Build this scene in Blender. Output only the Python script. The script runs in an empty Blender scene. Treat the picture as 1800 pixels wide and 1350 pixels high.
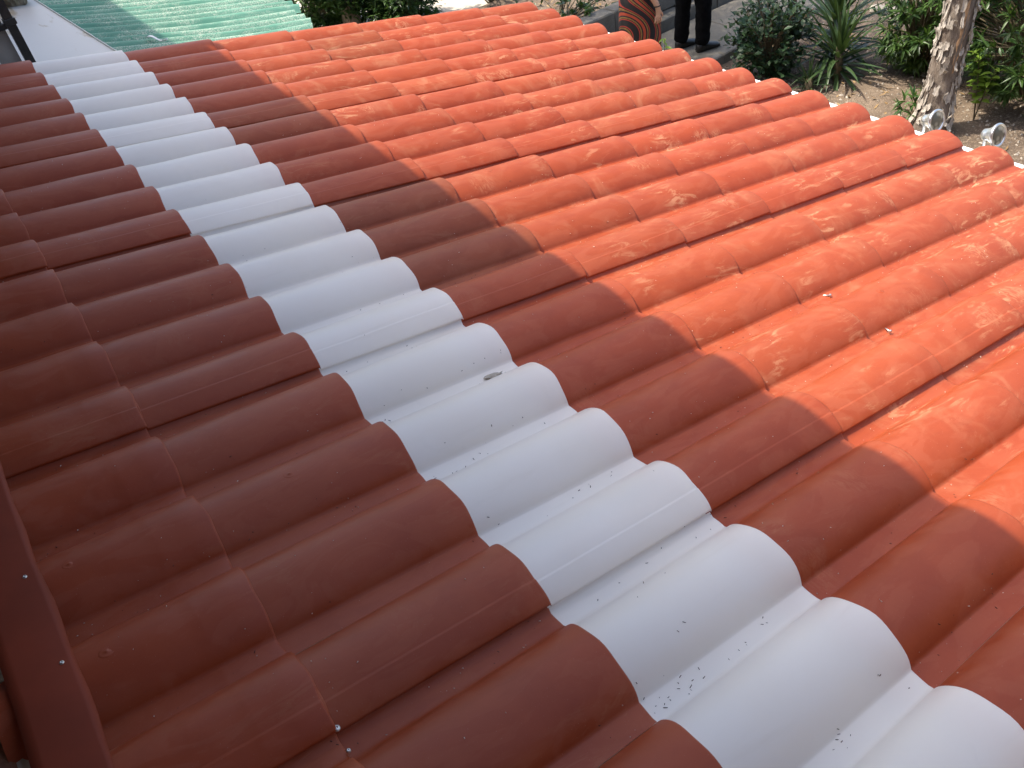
import bpy, math, random
import numpy as np
from mathutils import Vector, Matrix

random.seed(7)
RNG = np.random.default_rng(7)
scene = bpy.context.scene
COL = scene.collection
rad = math.radians

# ------------------------------------------------------------------ camera
cam_data = bpy.data.cameras.new('camera')
cam = bpy.data.objects.new('camera', cam_data)
COL.objects.link(cam)
RW = ((0.787988, -0.600267, -0.136945),      # right
      (-0.493163, -0.482202, -0.724066),     # down
      (0.368598, 0.638092, -0.675999))       # forward
m = Matrix.Identity(4)
for i in range(3):
    m[i][0] = RW[0][i]; m[i][1] = -RW[1][i]; m[i][2] = -RW[2][i]
m[0][3], m[1][3], m[2][3] = -0.79723, -0.21592, 1.37932
cam.matrix_world = m
cam_data.sensor_width = 36.0
cam_data.lens = 1469.40 / 1800 * 36
cam_data.clip_start = 0.02
cam_data.clip_end = 400
scene.camera = cam

# ------------------------------------------------------------------ sky, sun, exposure
SUN = Vector((-0.36, 0.36, 1.0)).normalized()          # towards the sun
elev = math.asin(SUN.z)
world = bpy.data.worlds.new('World'); scene.world = world
world.use_nodes = True
wn = world.node_tree
bg = wn.nodes['Background']
sky = wn.nodes.new('ShaderNodeTexSky'); sky.sky_type = 'NISHITA'
sky.sun_disc = False
sky.sun_elevation = elev
sky.sun_rotation = math.atan2(SUN.x, SUN.y)
sky.air_density = 1.0; sky.dust_density = 4.0; sky.ozone_density = 0.4
wn.links.new(sky.outputs[0], bg.inputs[0])
bg.inputs[1].default_value = 0.15
sl = bpy.data.lights.new('sun', 'SUN'); sun = bpy.data.objects.new('sun', sl); COL.objects.link(sun)
sl.energy = 2.5; sl.angle = rad(0.53); sl.color = (1.0, 0.93, 0.80)
sun.rotation_euler = SUN.to_track_quat('Z', 'Y').to_euler()
sun.location = SUN * 30
scene.view_settings.view_transform = 'Standard'
scene.view_settings.look = 'None'
scene.view_settings.exposure = 1.36
scene.view_settings.gamma = 1.0
scene.view_settings.use_curve_mapping = False

# ------------------------------------------------------------------ helpers
def mesh(name, verts, faces, mat=None, smooth=False):
    me = bpy.data.meshes.new(name)
    me.from_pydata([tuple(v) for v in verts], [], [tuple(f) for f in faces])
    if mat: me.materials.append(mat)
    if smooth: me.polygons.foreach_set('use_smooth', [True] * len(me.polygons))
    me.update()
    return me

def obj(name, me, parent=None, loc=None, rot=None):
    o = bpy.data.objects.new(name, me)
    COL.objects.link(o)
    if parent: o.parent = parent
    if loc is not None: o.location = loc
    if rot is not None: o.rotation_euler = rot
    return o

def mk(name, verts, faces, mat, parent=None, smooth=False):
    return obj(name, mesh(name, verts, faces, mat, smooth), parent)

def tag(o, label, cat, group=None, kind=None):
    if label: o['label'] = label
    if cat: o['category'] = cat
    if group: o['group'] = group
    if kind: o['kind'] = kind
    return o

def thing(name, label, cat, loc=(0, 0, 0), rot=(0, 0, 0), group=None):
    o = bpy.data.objects.new(name, None)
    COL.objects.link(o); o.location = loc; o.rotation_euler = rot
    o.empty_display_size = 0.1
    return tag(o, label, cat, group)

class MB:
    def __init__(s): s.v = []; s.f = []
    def add(s, v, f):
        n = len(s.v); s.v += [tuple(p) for p in v]; s.f += [tuple(i + n for i in q) for q in f]
    def box(s, a, b, M=None, bev=0.0):
        x0, y0, z0 = a; x1, y1, z1 = b
        if bev <= 0:
            v = [(x0,y0,z0),(x1,y0,z0),(x1,y1,z0),(x0,y1,z0),(x0,y0,z1),(x1,y0,z1),(x1,y1,z1),(x0,y1,z1)]
            f = [(3,2,1,0),(4,5,6,7),(0,1,5,4),(1,2,6,5),(2,3,7,6),(3,0,4,7)]
        else:
            c = [(x0,y0),(x1,y0),(x1,y1),(x0,y1)]
            def ring(d, z):
                return [(x0+d,y0+d,z),(x1-d,y0+d,z),(x1-d,y1-d,z),(x0+d,y1-d,z)]
            v = ring(bev, z0) + ring(0, z0+bev) + ring(0, z1-bev) + ring(bev, z1)
            f = [(3,2,1,0),(12,13,14,15)]
            for r in range(3):
                for k in range(4):
                    f.append((r*4+k, r*4+(k+1)%4, r*4+4+(k+1)%4, r*4+4+k))
        if M is not None: v = [tuple(M @ Vector(p)) for p in v]
        s.add(v, f); return s
    def tube(s, pts, rads, n=8, caps=True):
        pts = [Vector(p) for p in pts]
        if not hasattr(rads, '__len__'): rads = [rads] * len(pts)
        v = []; f = []
        ref = Vector((0.13, 0.31, 0.94))
        for i, p in enumerate(pts):
            t = (pts[min(i+1, len(pts)-1)] - pts[max(i-1, 0)]).normalized()
            a = t.cross(ref)
            if a.length < 1e-3: a = t.cross(Vector((1, 0, 0)))
            a.normalize(); b = t.cross(a)
            for k in range(n):
                w = 2*math.pi*k/n
                v.append(p + (a*math.cos(w) + b*math.sin(w))*rads[i])
        for i in range(len(pts)-1):
            for k in range(n):
                f.append((i*n+k, i*n+(k+1)%n, (i+1)*n+(k+1)%n, (i+1)*n+k))
        if caps:
            f.append(tuple(range(n-1, -1, -1))); f.append(tuple((len(pts)-1)*n+k for k in range(n)))
        s.add(v, f); return s
    def build(s, name, mat, parent=None, smooth=False):
        return mk(name, s.v, s.f, mat, parent, smooth)

# ------------------------------------------------------------------ materials
def new_mat(name):
    mt = bpy.data.materials.new(name); mt.use_nodes = True
    nt = mt.node_tree
    return mt, nt, nt.nodes['Principled BSDF']

def nd(nt, t, **kw):
    n = nt.nodes.new(t)
    for k, v in kw.items():
        if k.startswith('i_'): n.inputs[k[2:].replace('_', ' ')].default_value = v
        else: setattr(n, k, v)
    return n

def mixc(nt, fac, a, b, blend='MIX'):
    n = nt.nodes.new('ShaderNodeMix'); n.data_type = 'RGBA'; n.blend_type = blend
    for sock, val in ((n.inputs[0], fac), (n.inputs[6], a), (n.inputs[7], b)):
        if isinstance(val, (float, int)): sock.default_value = val
        elif isinstance(val, tuple): sock.default_value = (*val, 1) if len(val) == 3 else val
        else: nt.links.new(val, sock)
    return n.outputs[2]

def math_(nt, op, a, b=None, c=None):
    n = nt.nodes.new('ShaderNodeMath'); n.operation = op
    for i, val in enumerate((a, b, c)):
        if val is None: continue
        if isinstance(val, (float, int)): n.inputs[i].default_value = val
        else: nt.links.new(val, n.inputs[i])
    return n.outputs[0]

def ramp(nt, val, lo, hi, a=0.0, b=1.0):
    n = nt.nodes.new('ShaderNodeMapRange'); n.interpolation_type = 'SMOOTHSTEP'
    nt.links.new(val, n.inputs[0])
    n.inputs[1].default_value = lo; n.inputs[2].default_value = hi
    n.inputs[3].default_value = a; n.inputs[4].default_value = b
    return n.outputs[0]

def noise(nt, vec, scale, detail=4, rough=0.55, dist=0.0):
    n = nt.nodes.new('ShaderNodeTexNoise')
    n.inputs['Scale'].default_value = scale; n.inputs['Detail'].default_value = detail
    n.inputs['Roughness'].default_value = rough; n.inputs['Distortion'].default_value = dist
    if vec is not None: nt.links.new(vec, n.inputs['Vector'])
    return n.outputs['Fac']

def scaled(nt, vec, sc, off=None):
    n = nt.nodes.new('ShaderNodeMapping'); nt.links.new(vec, n.inputs[0])
    n.inputs['Scale'].default_value = sc
    return n.outputs[0]

def bump(nt, bsdf, h, strength=0.3, dist=0.002):
    b = nt.nodes.new('ShaderNodeBump'); b.inputs['Strength'].default_value = strength
    b.inputs['Distance'].default_value = dist
    nt.links.new(h, b.inputs['Height']); nt.links.new(b.outputs[0], bsdf.inputs['Normal'])

def plain(name, col, rough=0.6, var=0.25, scale=20, metal=0.0, bmp=0.0, bscale=60, spec=0.5):
    mt, nt, b = new_mat(name)
    tc = nt.nodes.new('ShaderNodeTexCoord')
    n = noise(nt, tc.outputs['Object'], scale, 5)
    lo = tuple(c*(1-var) for c in col); hi = tuple(min(1, c*(1+var)) for c in col)
    nt.links.new(mixc(nt, ramp(nt, n, 0.3, 0.7), lo, hi), b.inputs['Base Color'])
    b.inputs['Roughness'].default_value = rough; b.inputs['Metallic'].default_value = metal
    b.inputs['Specular IOR Level'].default_value = spec
    if bmp > 0: bump(nt, b, noise(nt, tc.outputs['Object'], bscale, 6), bmp, 0.01)
    return mt

def tile_material():
    mt, nt, b = new_mat('red_plastic_tile')
    oi = nt.nodes.new('ShaderNodeObjectInfo')
    tc = nt.nodes.new('ShaderNodeTexCoord')
    geo = nt.nodes.new('ShaderNodeNewGeometry')
    # per-tile offset of the marks
    add = nt.nodes.new('ShaderNodeVectorMath'); add.operation = 'MULTIPLY_ADD'
    comb = nt.nodes.new('ShaderNodeCombineXYZ')
    for i in range(3): nt.links.new(oi.outputs['Random'], comb.inputs[i])
    nt.links.new(comb.outputs[0], add.inputs[0]); add.inputs[1].default_value = (37, 53, 71)
    nt.links.new(tc.outputs['Object'], add.inputs[2])
    V = add.outputs[0]
    W = geo.outputs['Position']
    base = mixc(nt, ramp(nt, noise(nt, V, 9, 4, .6), .3, .7), (0.290, 0.049, 0.0140), (0.325, 0.059, 0.0175))
    # flow marks of the moulded plastic: stretched swirls
    sw = noise(nt, scaled(nt, V, (5, 11, 5)), 1.0, 3, .5, 2.2)
    swl = ramp(nt, sw, .50, .56)
    base = mixc(nt, math_(nt, 'MULTIPLY', swl, .26), base, (0.375, 0.100, 0.050))
    sw2 = ramp(nt, noise(nt, scaled(nt, V, (4, 16, 7)), 1.0, 5, .6, 3.0), .53, .62)
    base = mixc(nt, math_(nt, 'MULTIPLY', sw2, .10), base, (0.20, 0.030, 0.009))
    # dust: thin film, streaky scuffs and rubbed prints
    d1 = ramp(nt, noise(nt, W, 7.0, 6, .66, 1.0), .50, .74)
    d2 = ramp(nt, noise(nt, scaled(nt, V, (7, 24, 12)), 1.0, 8, .74, 1.6), .52, .62)
    d3 = ramp(nt, noise(nt, W, 3.1, 3, .55, .5), .48, .64)
    vo = nt.nodes.new('ShaderNodeTexVoronoi'); vo.inputs['Scale'].default_value = 5.2
    nt.links.new(V, vo.inputs['Vector'])
    pr = math_(nt, 'MULTIPLY', ramp(nt, vo.outputs['Distance'], .30, .18), ramp(nt, noise(nt, scaled(nt, V, (60, 22, 40)), 1.0, 5, .7, 2.0), .46, .56))
    pr = math_(nt, 'MULTIPLY', pr, ramp(nt, oi.outputs['Random'], .35, .6))
    film = math_(nt, 'MULTIPLY', d1, .38)
    dust = math_(nt, 'MAXIMUM', math_(nt, 'MAXIMUM', film, math_(nt, 'MULTIPLY', d2, d3)), math_(nt, 'MULTIPLY', pr, .55))
    dust = math_(nt, 'MULTIPLY', dust, oi.outputs['Alpha'])
    base = mixc(nt, math_(nt, 'MULTIPLY', dust, .66), base, (0.58, 0.315, 0.175))
    # fine grime specks
    sp = ramp(nt, noise(nt, W, 420, 2, .5), .70, .76)
    base = mixc(nt, math_(nt, 'MULTIPLY', sp, .16), base, (0.72, 0.52, 0.42))
    base = mixc(nt, 1.0, base, oi.outputs['Color'], 'MULTIPLY')
    nt.links.new(base, b.inputs['Base Color'])
    r = math_(nt, 'ADD', math_(nt, 'MULTIPLY', swl, .06), math_(nt, 'MULTIPLY_ADD', dust, .30, .46))
    nt.links.new(r, b.inputs['Roughness'])
    b.inputs['Specular IOR Level'].default_value = 0.30
    h = math_(nt, 'ADD', noise(nt, V, 14, 3), math_(nt, 'MULTIPLY', noise(nt, W, 240, 3), .05))
    bump(nt, b, h, .25, .004)
    return mt

def white_material():
    mt, nt, b = new_mat('white_translucent_plastic')
    tc = nt.nodes.new('ShaderNodeTexCoord')
    geo = nt.nodes.new('ShaderNodeNewGeometry')
    n = noise(nt, geo.outputs['Position'], 4, 4)
    c = mixc(nt, ramp(nt, n, .35, .7), (0.965, 0.895, 0.80), (0.985, 0.925, 0.845))
    st = ramp(nt, noise(nt, geo.outputs['Position'], 16, 6, .7, 1.0), .60, .78)
    c = mixc(nt, math_(nt, 'MULTIPLY', st, .20), c, (0.74, 0.69, 0.62))
    stk = ramp(nt, noise(nt, scaled(nt, tc.outputs['Object'], (2.2, 30, 8)), 1.0, 6, .7, .6), .56, .74)
    c = mixc(nt, math_(nt, 'MULTIPLY', stk, .16), c, (0.72, 0.64, 0.54))
    nt.links.new(c, b.inputs['Base Color'])
    nt.links.new(math_(nt, 'MULTIPLY_ADD', stk, .2, .30), b.inputs['Roughness'])
    tr = nt.nodes.new('ShaderNodeBsdfTranslucent'); tr.inputs[0].default_value = (0.95, 0.93, 0.92, 1)
    mx = nt.nodes.new('ShaderNodeMixShader'); mx.inputs[0].default_value = 0.26
    nt.links.new(b.outputs[0], mx.inputs[1]); nt.links.new(tr.outputs[0], mx.inputs[2])
    nt.links.new(mx.outputs[0], nt.nodes['Material Output'].inputs[0])
    bump(nt, b, noise(nt, geo.outputs['Position'], 9, 2), .2, .006)
    return mt

def leaf_material(name, c0, c1, rough=0.4, tl=0.25, hue=None):
    mt, nt, b = new_mat(name)
    geo = nt.nodes.new('ShaderNodeNewGeometry')
    r = geo.outputs['Random Per Island']
    c = mixc(nt, r, c0, c1)
    n = noise(nt, geo.outputs['Position'], 30, 3)
    c = mixc(nt, math_(nt, 'MULTIPLY', n, .4), c, tuple(x*.6 for x in c0))
    nt.links.new(c, b.inputs['Base Color'])
    b.inputs['Roughness'].default_value = rough
    tr = nt.nodes.new('ShaderNodeBsdfTranslucent')
    nt.links.new(mixc(nt, .5, c, (c1[0]*1.3, c1[1]*1.3, c1[2]*.6)), tr.inputs[0])
    mx = nt.nodes.new('ShaderNodeMixShader'); mx.inputs[0].default_value = tl
    nt.links.new(b.outputs[0], mx.inputs[1]); nt.links.new(tr.outputs[0], mx.inputs[2])
    nt.links.new(mx.outputs[0], nt.nodes['Material Output'].inputs[0])
    return mt

def soil_material():
    mt, nt, b = new_mat('garden_soil')
    geo = nt.nodes.new('ShaderNodeNewGeometry'); W = geo.outputs['Position']
    c = mixc(nt, ramp(nt, noise(nt, W, 1.6, 5), .35, .65), (0.115, 0.080, 0.055), (0.205, 0.150, 0.105))
    c = mixc(nt, ramp(nt, noise(nt, W, 38, 4, .7), .50, .66), c, (0.27, 0.205, 0.145))
    c = mixc(nt, ramp(nt, noise(nt, W, 130, 2, .6), .62, .70), c, (0.42, 0.35, 0.27))
    nt.links.new(c, b.inputs['Base Color']); b.inputs['Roughness'].default_value = .95
    bump(nt, b, noise(nt, W, 60, 6, .7), .8, .03)
    return mt

def concrete_material(name, c0, c1, sc=3.0):
    mt, nt, b = new_mat(name)
    geo = nt.nodes.new('ShaderNodeNewGeometry'); W = geo.outputs['Position']
    c = mixc(nt, ramp(nt, noise(nt, W, sc, 6, .6), .3, .7), c0, c1)
    c = mixc(nt, math_(nt, 'MULTIPLY', ramp(nt, noise(nt, W, 70, 5, .7), .5, .75), .5), c, tuple(x*.62 for x in c0))
    nt.links.new(c, b.inputs['Base Color']); b.inputs['Roughness'].default_value = .9
    bump(nt, b, noise(nt, W, 90, 6, .7), .5, .008)
    return mt

def green_material():
    mt, nt, b = new_mat('green_fibreglass')
    geo = nt.nodes.new('ShaderNodeNewGeometry'); W = geo.outputs['Position']
    c = mixc(nt, ramp(nt, noise(nt, W, 3, 4), .3, .7), (0.075, 0.235, 0.165), (0.120, 0.295, 0.215))
    # weathered, flaking gel coat: pale fibres
    f1 = ramp(nt, noise(nt, W, 130, 6, .75), .44, .62)
    f2 = ramp(nt, noise(nt, scaled(nt, W, (2.2, 7, 4)), 1.6, 4, .6), .36, .62)
    c = mixc(nt, math_(nt, 'MULTIPLY', math_(nt, 'MULTIPLY', f1, f2), .95), c, (0.58, 0.60, 0.49))
    d1 = ramp(nt, noise(nt, W, 70, 7, .8), .58, .70)
    d2 = ramp(nt, noise(nt, W, 1.7, 3, .6), .50, .66)
    c = mixc(nt, math_(nt, 'MULTIPLY', math_(nt, 'MULTIPLY', d1, d2), .9), c, (0.075, 0.085, 0.055))
    nt.links.new(c, b.inputs['Base Color']); b.inputs['Roughness'].default_value = .75
    bump(nt, b, noise(nt, W, 150, 5, .7), .5, .004)
    return mt

def stripe_material():
    mt, nt, b = new_mat('striped_dress_cloth')
    tc = nt.nodes.new('ShaderNodeTexCoord')
    w = nt.nodes.new('ShaderNodeTexWave'); w.wave_type = 'BANDS'; w.bands_direction = 'X'
    w.inputs['Scale'].default_value = 1.5; w.inputs['Distortion'].default_value = 1.2
    w.inputs['Detail'].default_value = 0.0; w.inputs['Detail Scale'].default_value = 0.55
    sep = nt.nodes.new('ShaderNodeSeparateXYZ'); nt.links.new(tc.outputs['Object'], sep.inputs[0])
    wob = math_(nt, 'MULTIPLY', math_(nt, 'SINE', math_(nt, 'MULTIPLY_ADD', sep.outputs[2], 9.0, math_(nt, 'MULTIPLY', sep.outputs[1], 7.0))), .10)
    cx = nt.nodes.new('ShaderNodeCombineXYZ')
    nt.links.new(math_(nt, 'ADD', math_(nt, 'MULTIPLY', sep.outputs[0], 1.3), math_(nt, 'ADD', wob, math_(nt, 'MULTIPLY', sep.outputs[2], .35))), cx.inputs[0])
    nt.links.new(math_(nt, 'MULTIPLY', sep.outputs[1], .9), cx.inputs[1]); nt.links.new(sep.outputs[2], cx.inputs[2])
    nt.links.new(cx.outputs[0], w.inputs[0])
    cr = nt.nodes.new('ShaderNodeValToRGB'); cr.color_ramp.interpolation = 'CONSTANT'
    e = cr.color_ramp.elements
    cols = [(0, (0.012, 0.009, 0.010)), (.26, (0.30, 0.030, 0.018)), (.34, (0.40, 0.045, 0.022)), (.42, (0.012, 0.009, 0.010)),
            (.56, (0.34, 0.17, 0.035)), (.64, (0.05, 0.03, 0.012)), (.70, (0.36, 0.19, 0.05)), (.76, (0.012, 0.01, 0.012)), (.94, (0.36, 0.05, 0.02))]
    e[0].position = 0; e[0].color = (*cols[0][1], 1); e[1].position = .26; e[1].color = (*cols[1][1], 1)
    for p, c in cols[2:]:
        x = e.new(p); x.color = (*c, 1)
    nt.links.new(w.outputs['Fac'], cr.inputs[0])
    nt.links.new(cr.outputs[0], b.inputs['Base Color']); b.inputs['Roughness'].default_value = .85
    return mt

def bark_material():
    mt, nt, b = new_mat('grey_bark')
    tc = nt.nodes.new('ShaderNodeTexCoord'); V = tc.outputs['Object']
    c = mixc(nt, ramp(nt, noise(nt, scaled(nt, V, (9, 9, 3)), 2.0, 6, .65), .3, .7), (0.14, 0.105, 0.080), (0.27, 0.225, 0.185))
    c = mixc(nt, ramp(nt, noise(nt, scaled(nt, V, (22, 22, 5)), 2.0, 5, .7), .56, .66), c, (0.08, 0.060, 0.048))
    nt.links.new(c, b.inputs['Base Color']); b.inputs['Roughness'].default_value = .95
    bump(nt, b, noise(nt, scaled(nt, V, (20, 20, 6)), 3.0, 7, .7), .9, .02)
    return mt

M = dict(
    tile=tile_material(), white=white_material(), soil=soil_material(),
    path=concrete_material('path_concrete', (0.150, 0.135, 0.105), (0.195, 0.175, 0.140)),
    block=concrete_material('stone_block', (0.12, 0.110, 0.090), (0.18, 0.165, 0.14), 5),
    pale=concrete_material('pale_ground', (0.46, 0.41, 0.33), (0.56, 0.51, 0.42)),
    plaster=concrete_material('house_plaster', (0.15, 0.115, 0.085), (0.19, 0.145, 0.11)),
    mortar=concrete_material('mortar', (0.36, 0.31, 0.25), (0.46, 0.41, 0.34), 20),
    brick=concrete_material('brick_clay', (0.20, 0.085, 0.045), (0.29, 0.13, 0.07), 14),
    flash=plain('flashing_paint', (0.215, 0.036, 0.014), .6, .12, 6, spec=.2),
    gutter=plain('white_gutter_plastic', (0.82, 0.82, 0.82), .4, .03),
    wood=plain('roof_timber', (0.13, 0.080, 0.050), .85, .3, 14),
    green=green_material(),
    sheet=plain('white_sheet_metal', (0.60, 0.59, 0.57), .5, .05, 5),
    stain=plain('rust_stain', (0.42, 0.33, 0.19), .8, .2, 30),
    steel=plain('dark_steel', (0.030, 0.028, 0.026), .45, .3, 30, 0.3),
    beige=plain('beige_panel', (0.36, 0.32, 0.275), .7, .12, 8),
    rock=concrete_material('mossy_rock', (0.13, 0.115, 0.075), (0.34, 0.30, 0.22), 12),
    stone=concrete_material('pale_stone', (0.40, 0.35, 0.27), (0.56, 0.50, 0.41), 12),
    bark=bark_material(),
    inner=plain('inner_wood', (0.33, 0.205, 0.115), .9, .35, 26),
    plate=concrete_material('bark_plate', (0.30, 0.265, 0.225), (0.50, 0.45, 0.39), 22),
    stem=plain('green_brown_stem', (0.12, 0.095, 0.055), .9, .3, 30),
    oleander=leaf_material('oleander_leaf', (0.020, 0.058, 0.014), (0.115, 0.205, 0.050), .38, .33),
    dark=leaf_material('dark_shrub_leaf', (0.020, 0.055, 0.014), (0.085, 0.155, 0.040), .35),
    rose=leaf_material('rose_leaf', (0.014, 0.042, 0.014), (0.045, 0.092, 0.034), .5, .18),
    lime=leaf_material('lime_leaf', (0.13, 0.24, 0.030), (0.24, 0.36, 0.05), .4, .35),
    yucca=leaf_material('yucca_leaf', (0.022, 0.052, 0.017), (0.075, 0.125, 0.042), .36, .15),
    canopy=leaf_material('canopy_leaf', (0.03, 0.08, 0.02), (0.07, 0.13, 0.04), .5, .2),
    flower=plain('rose_flower', (0.42, 0.10, 0.085), .7, .3, 60),
    litter=leaf_material('dry_leaf', (0.20, 0.12, 0.05), (0.50, 0.34, 0.17), .9, .1),
    pebble=leaf_material('pebble', (0.22, 0.18, 0.14), (0.56, 0.50, 0.42), .9, 0),
    grit=leaf_material('grit', (0.45, 0.33, 0.25), (0.80, 0.72, 0.62), .8, 0),
    twig=leaf_material('twig_bits', (0.035, 0.018, 0.012), (0.14, 0.055, 0.035), .9, 0),
    zinc=plain('zinc_screw', (0.62, 0.60, 0.56), .35, .1, 80, .9),
    chrome=plain('chrome', (0.80, 0.80, 0.78), .08, .02, 10, 1.0),
    skin=plain('skin', (0.50, 0.28, 0.19), .55, .06, 20),
    black=plain('black_cloth', (0.004, 0.004, 0.0045), .95, .3, 30, spec=.1),
    leather=plain('black_leather', (0.012, 0.011, 0.010), .4, .3, 30),
    shirt=plain('grey_shirt', (0.20, 0.22, 0.26), .9, .15, 20),
    hair=plain('brown_hair', (0.05, 0.03, 0.018), .6, .3, 90),
    dress=stripe_material(),
)

# lens glass of the chrome lamps
_mt, _nt, _b = new_mat('lamp_glass')
_tc = _nt.nodes.new('ShaderNodeTexCoord')
_v = _nt.nodes.new('ShaderNodeTexVoronoi'); _v.inputs['Scale'].default_value = 26
_nt.links.new(_tc.outputs['Object'], _v.inputs['Vector'])
_nt.links.new(mixc(_nt, ramp(_nt, _v.outputs['Distance'], .25, .6), (0.50, 0.46, 0.34), (0.12, 0.11, 0.08)), _b.inputs['Base Color'])
_b.inputs['Roughness'].default_value = .25; _b.inputs['Metallic'].default_value = 0
M['lens'] = _mt; M['chrome'].node_tree.nodes['Principled BSDF'].inputs['Roughness'].default_value = .30

# ------------------------------------------------------------------ ground, path
P = 0.22                       # wave pitch of the roof
SL = rad(12.5)                 # roof slope
GZ = -2.42                      # ground level

def r2w(u, v, h):              # roof coordinates (pitches, pitches, metres) -> world
    x = u*P; z = h
    return (x*math.cos(SL) + z*math.sin(SL), v*P, -x*math.sin(SL) + z*math.cos(SL))

def grid_sheet(name, x0, x1, y0, y1, nx, ny, zf, mat):
    v = []; f = []
    for j in range(ny+1):
        for i in range(nx+1):
            x = x0+(x1-x0)*i/nx; y = y0+(y1-y0)*j/ny
            v.append((x, y, zf(x, y)))
    for j in range(ny):
        for i in range(nx):
            a = j*(nx+1)+i; f.append((a, a+1, a+nx+2, a+nx+1))
    return mk(name, v, f, mat, None, True)

def soil_z(x, y):
    return GZ - 0.07 + 0.018*math.sin(x*3.1+y*1.7) + 0.014*math.sin(y*5.3-x*2.2) + 0.008*math.sin(x*11+y*7)
g = mk('ground', [(-80, -80, GZ-.20), (80, -80, GZ-.20), (80, 80, GZ-.20), (-80, 80, GZ-.20)], [(0, 1, 2, 3)], M['soil']); g['kind'] = 'structure'
g = grid_sheet('soil_bed', 2.2, 16, -1, 5.80, 130, 70, soil_z, M['soil']); g['kind'] = 'structure'
g = grid_sheet('soil_bank', 2.2, 16, 7.0, 9.2, 60, 12, lambda x, y: GZ+.02+.05*(y-7)+.02*math.sin(x*4+y*3), M['soil']); g['kind'] = 'structure'
g = mk('pale_terrace', [(-6, 9.2, GZ+.0), (20, 9.2, GZ+.0), (20, 26, GZ+.0), (-6, 26, GZ+.0)], [(0, 1, 2, 3)], M['pale']); g['kind'] = 'structure'
# path with slabs and a kerb
path = mk('path', [(-4, 5.9, GZ-.012), (16, 5.9, GZ-.012), (16, 6.80, GZ-.012), (-4, 6.80, GZ-.012)], [(0, 1, 2, 3)], M['path']); path['kind'] = 'structure'
xs = [2.6, 3.95, 5.25, 6.62, 8.1, 9.5, 11.0, 12.5]
for a, b in zip(xs[:-1], xs[1:]):
    q = MB().box((a+.004, 5.905, GZ-.05), (b-.004, 6.795, GZ), bev=.006).build('paving_slab', M['path'], path)
kerb = thing('kerb', 'narrow concrete kerb between the grey path and the soil bed', 'kerb', (0, 0, 0))
for k in range(12):
    a = 2.4+k*.9
    MB().box((a+.004, 5.80, GZ-.2), (a+.896, 5.897, GZ+.018+random.uniform(-.006, .006)), bev=.012).build('kerb_stone', M['block'], kerb)
# low stone wall on the far side of the path
wall = thing('stone_wall', 'low grey stone block wall along the far side of the path', 'wall', (0, 0, 0))
for row in range(2):
    x = 2.2 + row*.25
    while x < 12:
        L = random.uniform(.45, .75)
        z0 = GZ-.1+row*.24
        dy = random.uniform(-.012, .012)
        if not (row == 1 and x > 6.9):
            MB().box((x+.006, 6.83+row*.16+dy, z0), (x+L-.006, 7.10+row*.10+dy, z0+.235), bev=.014).build('stone_block', M['block'], wall)
        x += L

g = mk('added_bounce_floor', [(-1.22, -2.7, GZ-.02), (4.2, -2.7, GZ-.02), (4.2, 5.0, GZ-.02), (-1.22, 5.0, GZ-.02)], [(0, 1, 2, 3)], M['pale']); g['kind'] = 'structure'  # unseen pale floor added to bounce sunlight up under the white panels

# ------------------------------------------------------------------ house behind the viewer
WX = -1.230
house = thing('house', 'house whose wall and deep eave rise above the top of the red roof', 'house', (0, 0, 0))
MB().box((WX-.25, -7, GZ), (WX-.015, 12, 3.4)).build('wall', M['plaster'], house)
# eave: shadow edge passes (0.382, y, -0.085) along the sun
EX = -0.33
EZ = -0.085 + (0.382-EX)/0.36
th = rad(12)
eb = MB()
t = math.tan(th); XB = WX-3
eb.add([(EX, -7.5, EZ), (EX, 12.5, EZ), (EX, 12.5, EZ+.10), (EX, -7.5, EZ+.10),
        (XB, -7.5, EZ+(EX-XB)*t), (XB, 12.5, EZ+(EX-XB)*t), (XB, 12.5, EZ+.1+(EX-XB)*t), (XB, -7.5, EZ+.1+(EX-XB)*t)],
       [(0, 1, 2, 3), (3, 2, 6, 7), (4, 5, 1, 0), (5, 4, 7, 6), (1, 5, 6, 2), (4, 0, 3, 7)])
eb.build('eave', M['wood'], house)
MB().box((WX-.25, -4.2, GZ), (5.0, -2.7, 2.6)).build('added_shade_wing', M['wood'], house)  # invented wing out of view, blocks skylight so the near wave flanks darken
# brick ledge of the house wall seen at the roof's top edge
by = -0.6
while by < 3.0:
    L = .24
    bz = 0.275
    q = MB().box((WX-.012, by+.006, bz-.09), (WX+.052+random.uniform(-.004, .004), by+L-.006, bz+random.uniform(-.003, .003)), bev=.008)
    q.build('brick', M['brick'], house)
    by += L+.006
mm = MB()
n = 60
vv = []; ff = []
for i in range(n+1):
    y = -.7+3.8*i/n
    w = .066+.004*math.sin(i*1.7)+.003*math.sin(i*3.9)
    zt = .268+.005*math.sin(i*2.3)
    vv += [(WX-.013, y, zt-.1), (WX-.013, y, zt), (WX+w-.012, y, zt), (WX+w, y, zt-.012), (WX+w+.004, y, zt-.10)]
for i in range(n):
    for k in range(4):
        a = i*5+k; ff.append((a, a+5, a+6, a+1))
mk('mortar', vv, ff, M['mortar'], house, True)

# ------------------------------------------------------------------ the porch roof
roof = thing('porch_roof', 'low pitched roof of red barrel tiles crossed by a white translucent band', 'roof', (0, 0, 0), (0, SL, 0))

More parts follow.
